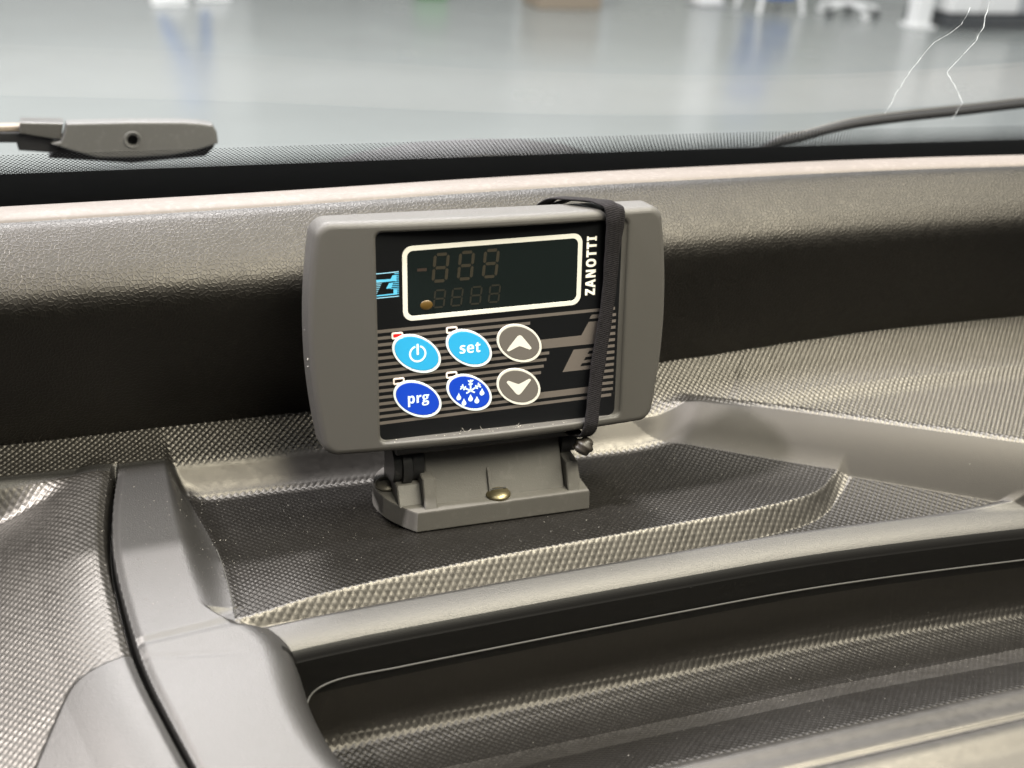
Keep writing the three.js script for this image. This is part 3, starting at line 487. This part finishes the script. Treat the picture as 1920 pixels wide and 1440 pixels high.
// dust caught on the lower ledge and the panel
{
  const dm = std([0.55, 0.52, 0.46], 0.9), l = [];
  for (let k = 0; k < 34; k++) { const ledge = true, x = -39 + 66 * rnd(), s = 0.06 + 0.12 * rnd() ** 2; l.push(new THREE.IcosahedronGeometry(s, 0).translate(x, ledge ? 3.3 + 0.3 * rnd() : 4 + 62 * rnd(), ledge ? 0.4 + 2.2 * rnd() : 0.02)); }
  for (let k = 0; k < 5; k++) { const x = -20 + 40 * rnd(), a = rnd() * 3; l.push(tube([V(x, 3.6, 0.6), V(x + Math.cos(a) * 0.6, 3.9, 0.9), V(x + Math.cos(a) * 1.3, 4.1 + rnd(), 0.7)], 0.035, 6, 4)); }
  head('dust', merge(l), dm).userData.kind = 'stuff';
}

// ------------------------------------------------------------------ elastic band around the controller
{
  const ribT = dataTex(128, (u, v) => 0.5 + 0.22 * Math.sin(v * Math.PI * 2 * 16) + 0.3 * (vnoise(u * 48, v * 64, 64) - 0.5) + 0.2 * Math.sin(u * Math.PI * 2 * 6));
  const bt = ribT.clone(); bt.repeat.set(90, 90); bt.needsUpdate = true;
  const ct = rep(dataTex(256, (u, v) => { const n = 0.75 + 0.8 * (fbm(u * 40, v * 40, 40, 3) - 0.5) + (vnoise(u * 128, v * 128, 128) > 0.93 ? 0.9 : 0); return [n, n * 0.97, n * 1.0]; }), 60);
  const fab = std([0.014, 0.013, 0.014], 0.95, { bumpMap: bt, bumpScale: 0.00022, map: ct, specularIntensity: 0.3, sheen: 0.12, sheenRoughness: 0.6, sheenColor: new THREE.Color(0.5, 0.46, 0.46) });
  const band = thing('elastic_band', 'black elastic band looped over the right side of the controller', 'band');
  const ribbon = (pts, nor, w, th) => {
    const c = new THREE.CatmullRomCurve3(pts.map((p) => V(...p)), false, 'centripetal'), n = 150, rows = [], nc = nor.map((p) => V(...p));
    for (let k = 0; k <= n; k++) {
      const u = k / n, p = c.getPoint(u), tg = c.getTangent(u), f = u * (nc.length - 1), i = Math.min(nc.length - 2, Math.floor(f)), N = nc[i].clone().lerp(nc[i + 1], f - i).normalize();
      const W = tg.clone().cross(N).normalize(), NN = W.clone().cross(tg).normalize(), row = [], ww = w * (1 + 0.035 * Math.sin(k * 0.23) + 0.03 * Math.sin(k * 0.71));
      for (let q = 0; q < 20; q++) { const a = q / 20 * Math.PI * 2, ca = Math.cos(a), sa = Math.sin(a), e = 0.55; row.push(p.clone().addScaledVector(W, ww / 2 * Math.sign(ca) * Math.abs(ca) ** e).addScaledVector(NN, th / 2 * Math.sign(sa) * Math.abs(sa) ** e)); }
      rows.push(row);
    }
    return gridGeo(rows, true).scale(1, 1, 1);
  };
  const fix = (g) => { const q = g.attributes.uv; for (let i = 0; i < q.count; i++) q.setXY(i, q.getX(i) * 0.001, q.getY(i) * 0.001); return g; };
  const p1 = [[21, 70.4, -23], [22.5, 73.6, -17], [25.8, 74.7, -9], [30.8, 74.9, -2.2], [33.8, 74.0, 2.2], [34.4, 70.5, 3.4], [34.7, 66, 3.2], [34.9, 58, 2.6], [34.7, 48, 2.3], [33.8, 38, 2.2], [32.2, 26, 2.3], [30.8, 14, 2.7], [29.9, 6, 3.4], [29.3, 1.5, 3.7], [28.3, -2.0, 2.0], [27, -3.2, -3], [26, -3.0, -12], [25, 0, -21]];
  const n1 = [[0, 0.9, -0.4], [0, 1, 0], [0, 1, 0], [0.1, 1, 0.1], [0.1, 0.7, 0.7], [0, 0.1, 1], [0, 0, 1], [0, 0, 1], [0, 0, 1], [0, 0, 1], [0, 0, 1], [0, 0, 1], [0, 0, 1], [0, -0.2, 1], [0, -0.8, 0.6], [0, -1, 0], [0, -1, 0], [0, -0.4, -1]];
  head('strand', fix(ribbon(p1, n1, 4.9, 0.85)), fab, band);
  const p2 = [[26, 70.8, -23], [28, 73.4, -15], [31.8, 74.0, -7.5], [35.8, 74.1, -1.4], [37.1, 72.9, 1.9], [37.3, 69, 2.3], [36.9, 64, 1.6], [36, 57, 1.3], [35.2, 48, 1.2], [34.2, 36, 1.2], [32.6, 24, 1.3], [31.2, 12, 1.7], [30, 2, 2.3], [28.5, -2.4, 0.5], [27, -2.6, -8], [26, 0, -21]];
  const n2 = [[0, 0.9, -0.4], [0, 1, 0], [0, 1, 0], [0.3, 0.9, 0.3], [0.3, 0.6, 0.7], [0.3, 0.1, 1], [0.3, 0, 1], [0.2, 0, 1], [0, 0, 1], [0, 0, 1], [0, 0, 1], [0, 0, 1], [0, -0.2, 1], [0, -0.8, 0.5], [0, -1, 0], [0, -0.4, -1]];
  head('strand', fix(ribbon(p2, n2, 4.2, 0.8)), fab, band);
  const kg = new THREE.IcosahedronGeometry(3.1, 4); const kp = kg.attributes.position; for (let i = 0; i < kp.count; i++) { const v = V(kp.getX(i), kp.getY(i), kp.getZ(i)), s = 1 + 0.09 * Math.sin(v.x * 1.7 + v.y * 2.1) + 0.05 * Math.sin(v.z * 3 + v.y); kp.setXYZ(i, v.x * s * 1.05, v.y * s * 0.95, v.z * s); } const km = mergeVertices(kg); km.computeVertexNormals();
  head('knot', km.translate(28.2, -6.3, 1.0), std([0.016, 0.013, 0.010], 0.5), band);
}

// ------------------------------------------------------------------ the hall outside
const FY = -1.39;
{
  const ft = dataTex(512, (u, v) => { const n = fbm(u * 5, v * 5, 5, 5), s = fbm(u * 24, v * 24, 24, 3); const g = 0.86 + 0.16 * (n - 0.5) + 0.06 * (s - 0.5); return [g, g, g * 0.99]; });
  const fm = std([0.262, 0.282, 0.275], 0.30, { map: rep(ft, 0.11), roughnessMap: rep(dataTex(256, (u, v) => 0.75 + 0.5 * (fbm(u * 8, v * 8, 8, 4) - 0.5)), 0.3) });
  const g = new THREE.PlaneGeometry(80, 80).rotateX(-Math.PI / 2); const q = g.attributes.uv; for (let i = 0; i < q.count; i++) q.setXY(i, q.getX(i) * 80, q.getY(i) * 80);
  tag(mesh('floor', g, fm), 'pale polished hall floor beyond the windscreen', null, null, 'structure').position.set(0, FY, 0);
  const wall = thing('hall_wall', 'pale wall far across the hall, above the frame', 'wall', [4, FY, -14.5]);
  const cols = [[0.62, 0.63, 0.62], [0.40, 0.42, 0.43], [0.68, 0.68, 0.66], [0.30, 0.31, 0.30], [0.55, 0.56, 0.52]].map((c) => std(c, 0.7));
  let x = -12; let k = 0; while (x < 14) { const w = 0.7 + 1.5 * rnd(); mesh('panel', new THREE.BoxGeometry(w - 0.03, 5.5, 0.2).translate(x + w / 2, 2.75, -0.02 * (k % 2)), cols[Math.floor(rnd() * 5)], wall); x += w; k++; }
}
const wht = std([0.75, 0.76, 0.75], 0.45), dk = std([0.05, 0.055, 0.06], 0.5), steel = std([0.6, 0.6, 0.6], 0.35, { metalness: 0.7 });
{
  const cb = std([0.24, 0.20, 0.15], 0.85);
  const b1 = thing('cardboard_box', 'brown cardboard box on the hall floor, far away at top centre', 'box', [4.15, FY, -10.2]);
  mesh('carton', box(0.62, 0.5, 0.45, 0, 0.25, 0, 0.01), cb, b1); mesh('flap', box(0.62, 0.012, 0.22, 0, 0.506, 0.115, 0.004), cb, b1);
  const gc = thing('green_crate', 'small green crate on the hall floor, left of the cardboard box', 'crate', [3.0, FY, -10.6]);
  const gm = std([0.14, 0.30, 0.14], 0.6); mesh('crate_base', box(0.26, 0.03, 0.26, 0, 0.015, 0, 0.01), gm, gc);
  for (const [w, d, xx, zz] of [[0.26, 0.02, 0, 0.13], [0.26, 0.02, 0, -0.13], [0.02, 0.24, 0.13, 0], [0.02, 0.24, -0.13, 0]]) mesh('crate_side', box(w, 0.2, d, xx, 0.13, zz, 0.008), gm, gc);
  const ch = thing('blue_chair', 'blue seated chair with white legs far across the hall', 'chair', [6.28, FY, -10.05]);
  const bl = std([0.04, 0.13, 0.42], 0.6); mesh('seat', box(0.46, 0.07, 0.46, 0, 0.44, 0, 0.03), bl, ch); mesh('backrest', box(0.46, 0.42, 0.05, 0, 0.75, -0.23, 0.02), bl, ch); mesh('skirt', box(0.36, 0.32, 0.34, 0.03, 0.27, -0.06, 0.02), bl, ch);
  for (const sx of [-1, 1]) for (const sz of [-1, 1]) { const a = V(sx * 0.17, 0.42, sz * 0.17), b = V(sx * 0.24, 0, sz * 0.22); mesh('leg', tube([a, a.clone().lerp(b, 0.5), b], 0.022, 4, 10), wht, ch); }
  const st = thing('swivel_stool', 'white stool on a castor star base far across the hall', 'stool', [6.98, FY, -9.75]);
  mesh('seat', new THREE.CylinderGeometry(0.19, 0.19, 0.08, 28).translate(0, 0.55, 0), wht, st); mesh('column', new THREE.CylinderGeometry(0.03, 0.03, 0.42, 16).translate(0, 0.3, 0), steel, st);
  for (let k = 0; k < 5; k++) { const a = k * 1.2566 + 0.3, c = Math.cos(a), s = Math.sin(a); mesh('spoke', tube([V(0, 0.12, 0), V(c * 0.15, 0.11, s * 0.15), V(c * 0.28, 0.085, s * 0.28)], 0.02, 6, 8), wht, st); mesh('castor', new THREE.CylinderGeometry(0.035, 0.035, 0.03, 16).rotateX(Math.PI / 2).translate(c * 0.28, 0.035, s * 0.28), k % 2 ? wht : dk, st); }
  const pr = thing('machine_cabinet', 'white panelled cabinet on a dark plinth at the far right', 'cabinet', [8.35, FY, -9.35]);
  mesh('plinth', box(1.7, 0.12, 0.7, 0.1, 0.06, 0.0, 0.01), dk, pr); for (let k = 0; k < 4; k++) mesh('door', box(0.38, 1.6, 0.6, -0.52 + 0.41 * k, 0.94, -0.03, 0.012), k === 2 ? std([0.35, 0.37, 0.38], 0.5) : wht, pr);
  const po = thing('white_post', 'white square post standing left of the cabinet', 'post', [7.35, FY, -9.15]); mesh('shaft', box(0.16, 2.6, 0.16, 0, 1.3, 0, 0.01), wht, po); mesh('foot', box(0.24, 0.03, 0.24, 0, 0.015, 0, 0.008), wht, po);
  const p2 = thing('tall_white_post', 'white column standing left of the blue chair', 'post', [5.75, FY, -10.35]); mesh('shaft', box(0.24, 3.2, 0.2, 0, 1.6, 0, 0.01), wht, p2); mesh('foot', box(0.32, 0.03, 0.28, 0, 0.015, 0, 0.008), steel, p2);
}
// person across the hall, cut off above the shoes by the frame
{
  const pn = thing('person', 'person in blue trousers and white shoes walking across the hall', 'person', [0.78, FY, -10.15]);
  const J = { hip: V(0, 0.92, 0), chest: V(0, 1.32, 0), neck: V(0.02, 1.5, 0), head: V(0.04, 1.64, 0), lh: V(0, 0.9, 0.09), rh: V(0, 0.9, -0.09), lk: V(-0.05, 0.5, 0.10), rk: V(0.14, 0.5, -0.09), lf: V(-0.24, 0.09, 0.1), rf: V(0.17, 0.09, -0.1), ls: V(0, 1.42, 0.19), rs: V(0, 1.42, -0.19), le: V(0.03, 1.15, 0.25), re: V(-0.05, 1.15, -0.25), lw: V(0.14, 0.93, 0.25), rw: V(0.02, 0.9, -0.26), lt: V(0.18, 0.84, 0.25), rt: V(0.05, 0.81, -0.26) };
  const bones = [['hip', 'chest', 0.145, 0.165], ['chest', 'neck', 0.14, 0.06], ['neck', 'head', 0.058, 0.10], ['head', 'head', 0.108, 0.108], ['lh', 'lk', 0.098, 0.068], ['rh', 'rk', 0.098, 0.068], ['lk', 'lf', 0.066, 0.05], ['rk', 'rf', 0.066, 0.05], ['ls', 'le', 0.062, 0.048], ['re', 'rs', 0.048, 0.062], ['le', 'lw', 0.047, 0.034], ['re', 'rw', 0.047, 0.034], ['lw', 'lt', 0.036, 0.026], ['rw', 'rt', 0.036, 0.026], ['ls', 'rs', 0.075, 0.075]];
  const n = 96, S = 0.98, mc = new MarchingCubes(n, new THREE.MeshBasicMaterial(), false, false, 200000); mc.isolation = 0;
  const v = V(0, 0, 0);
  for (let k = 0; k < n; k++) for (let j = 0; j < n; j++) for (let i = 0; i < n; i++) {
    v.set((i / n * 2 - 1) * S, (j / n * 2 - 1) * S + 0.9, (k / n * 2 - 1) * S); let d = 9;
    if (Math.abs(v.x) < 0.5 && Math.abs(v.z) < 0.5) for (const [a, b, r0, r1] of bones) { const A = J[a], B = J[b], ab = B.clone().sub(A), t = clamp(v.clone().sub(A).dot(ab) / Math.max(ab.lengthSq(), 1e-9), 0, 1), q = v.distanceTo(A.clone().addScaledVector(ab, t)) - lerp(r0, r1, t); d = smin(d, q, 0.05); }
    mc.field[i + j * n + k * n * n] = -d;
  }
  mc.update();
  const cnt = mc.count ?? mc.geometry.drawRange.count, pos = Array.from(mc.positionArray.slice(0, cnt * 3)), nor = Array.from(mc.normalArray.slice(0, cnt * 3)), col = [];
  for (let i = 0; i < cnt; i++) { pos[3 * i] *= S; pos[3 * i + 1] = pos[3 * i + 1] * S + 0.9; pos[3 * i + 2] *= S; const y = pos[3 * i + 1], arm = Math.abs(pos[3 * i + 2]) > 0.2; col.push(...(y > 1.49 || (arm && y < 0.95) ? [0.42, 0.26, 0.18] : y > 0.93 || arm ? [0.5, 0.5, 0.48] : [0.05, 0.14, 0.42])); }
  const g = new THREE.BufferGeometry(); g.setAttribute('position', new THREE.Float32BufferAttribute(pos, 3)); g.setAttribute('normal', new THREE.Float32BufferAttribute(nor, 3)); g.setAttribute('color', new THREE.Float32BufferAttribute(col, 3));
  mesh('body', g, std([1, 1, 1], 0.85, { vertexColors: true }), pn);
  for (const f of ['lf', 'rf']) { const s = new THREE.SphereGeometry(1, 24, 16).scale(0.155, 0.055, 0.055).translate(J[f].x + 0.065, 0.055, J[f].z); const sole = box(0.30, 0.022, 0.10, J[f].x + 0.065, 0.011, J[f].z, 0.01); const sh = mesh('shoe', s, wht, pn); mesh('sole', sole, wht, sh); }
  mesh('hair', new THREE.SphereGeometry(0.118, 20, 14, 0, Math.PI * 2, 0, Math.PI * 0.55).rotateZ(0.35).translate(0.03, 1.665, 0), std([0.03, 0.02, 0.015], 0.7), pn);
  pn.rotation.y = 0.15;
}

// ------------------------------------------------------------------ the van cabin around the camera, outside the frame
{
  const cab = thing('van_cabin', 'dark van cabin shell around the dashboard, outside the frame', 'cabin');
  const cm = std([0.03, 0.03, 0.03], 0.9);
  mesh('roof', new THREE.BoxGeometry(2.0, 0.04, 1.0).translate(0.15, 0.82, 1.42), cm, cab);
  mesh('bulkhead', new THREE.BoxGeometry(2.0, 1.8, 0.04).translate(0.15, -0.06, 1.9), cm, cab);
  for (const s of [-1, 1]) mesh('door', new THREE.BoxGeometry(0.04, 1.7, 2.2).translate(0.15 + s * 0.98, -0.05, 0.85), cm, cab);
  mesh('cabin_floor', new THREE.BoxGeometry(2.0, 0.04, 2.2).translate(0.15, -0.95, 0.8), cm, cab);
  mesh('dash_front', new THREE.BoxGeometry(2.0, 0.9, 0.04).translate(0.15, -0.50, 0.20), cm, cab);
}
// lamps out of frame; the rear and overhead ones are added for their light
for (const { d, r, s, E, c, lamp } of LAMPS) {
  const dir = V(...d).normalize(), p = AIM.clone().addScaledVector(dir, r), g = thing(lamp === 'skylight' ? 'skylight' : 'unseen_lamp', { rear: 'unseen fill panel added just above the windscreen', side: 'square hall lamp high to the left of the van', front: 'long hall lamp high in front of the van', overhead: 'very long unseen strip added above the van to light the front bar', skylight: 'broad bright skylight high in front of the van' }[lamp], lamp === 'skylight' ? 'skylight' : 'lamp', p.toArray());
  const em = new THREE.MeshStandardMaterial({ color: 0x222222, emissive: new THREE.Color(...c), emissiveIntensity: 3 });
  const hs = mesh('lamp_housing', new THREE.BoxGeometry(s[0] * 1.1, s[1] * 1.1, 0.1 * s[1]).translate(0, 0, -0.1 * s[1]), std([0.3, 0.3, 0.3], 0.6), g), gl = mesh('lamp_face', new THREE.BoxGeometry(s[0], s[1], 0.004).translate(0, 0, -0.025 * s[1]), em, g);
  const L = new THREE.RectAreaLight(new THREE.Color(...c), E * r * r / (s[0] * s[1]), s[0], s[1]); L.position.copy(p); scene.add(L); L.lookAt(AIM); g.lookAt(AIM);
}
scene.traverse((o) => { if (o.isMesh) { o.castShadow = true; o.receiveShadow = true; } });
renderer.render(scene, camera);
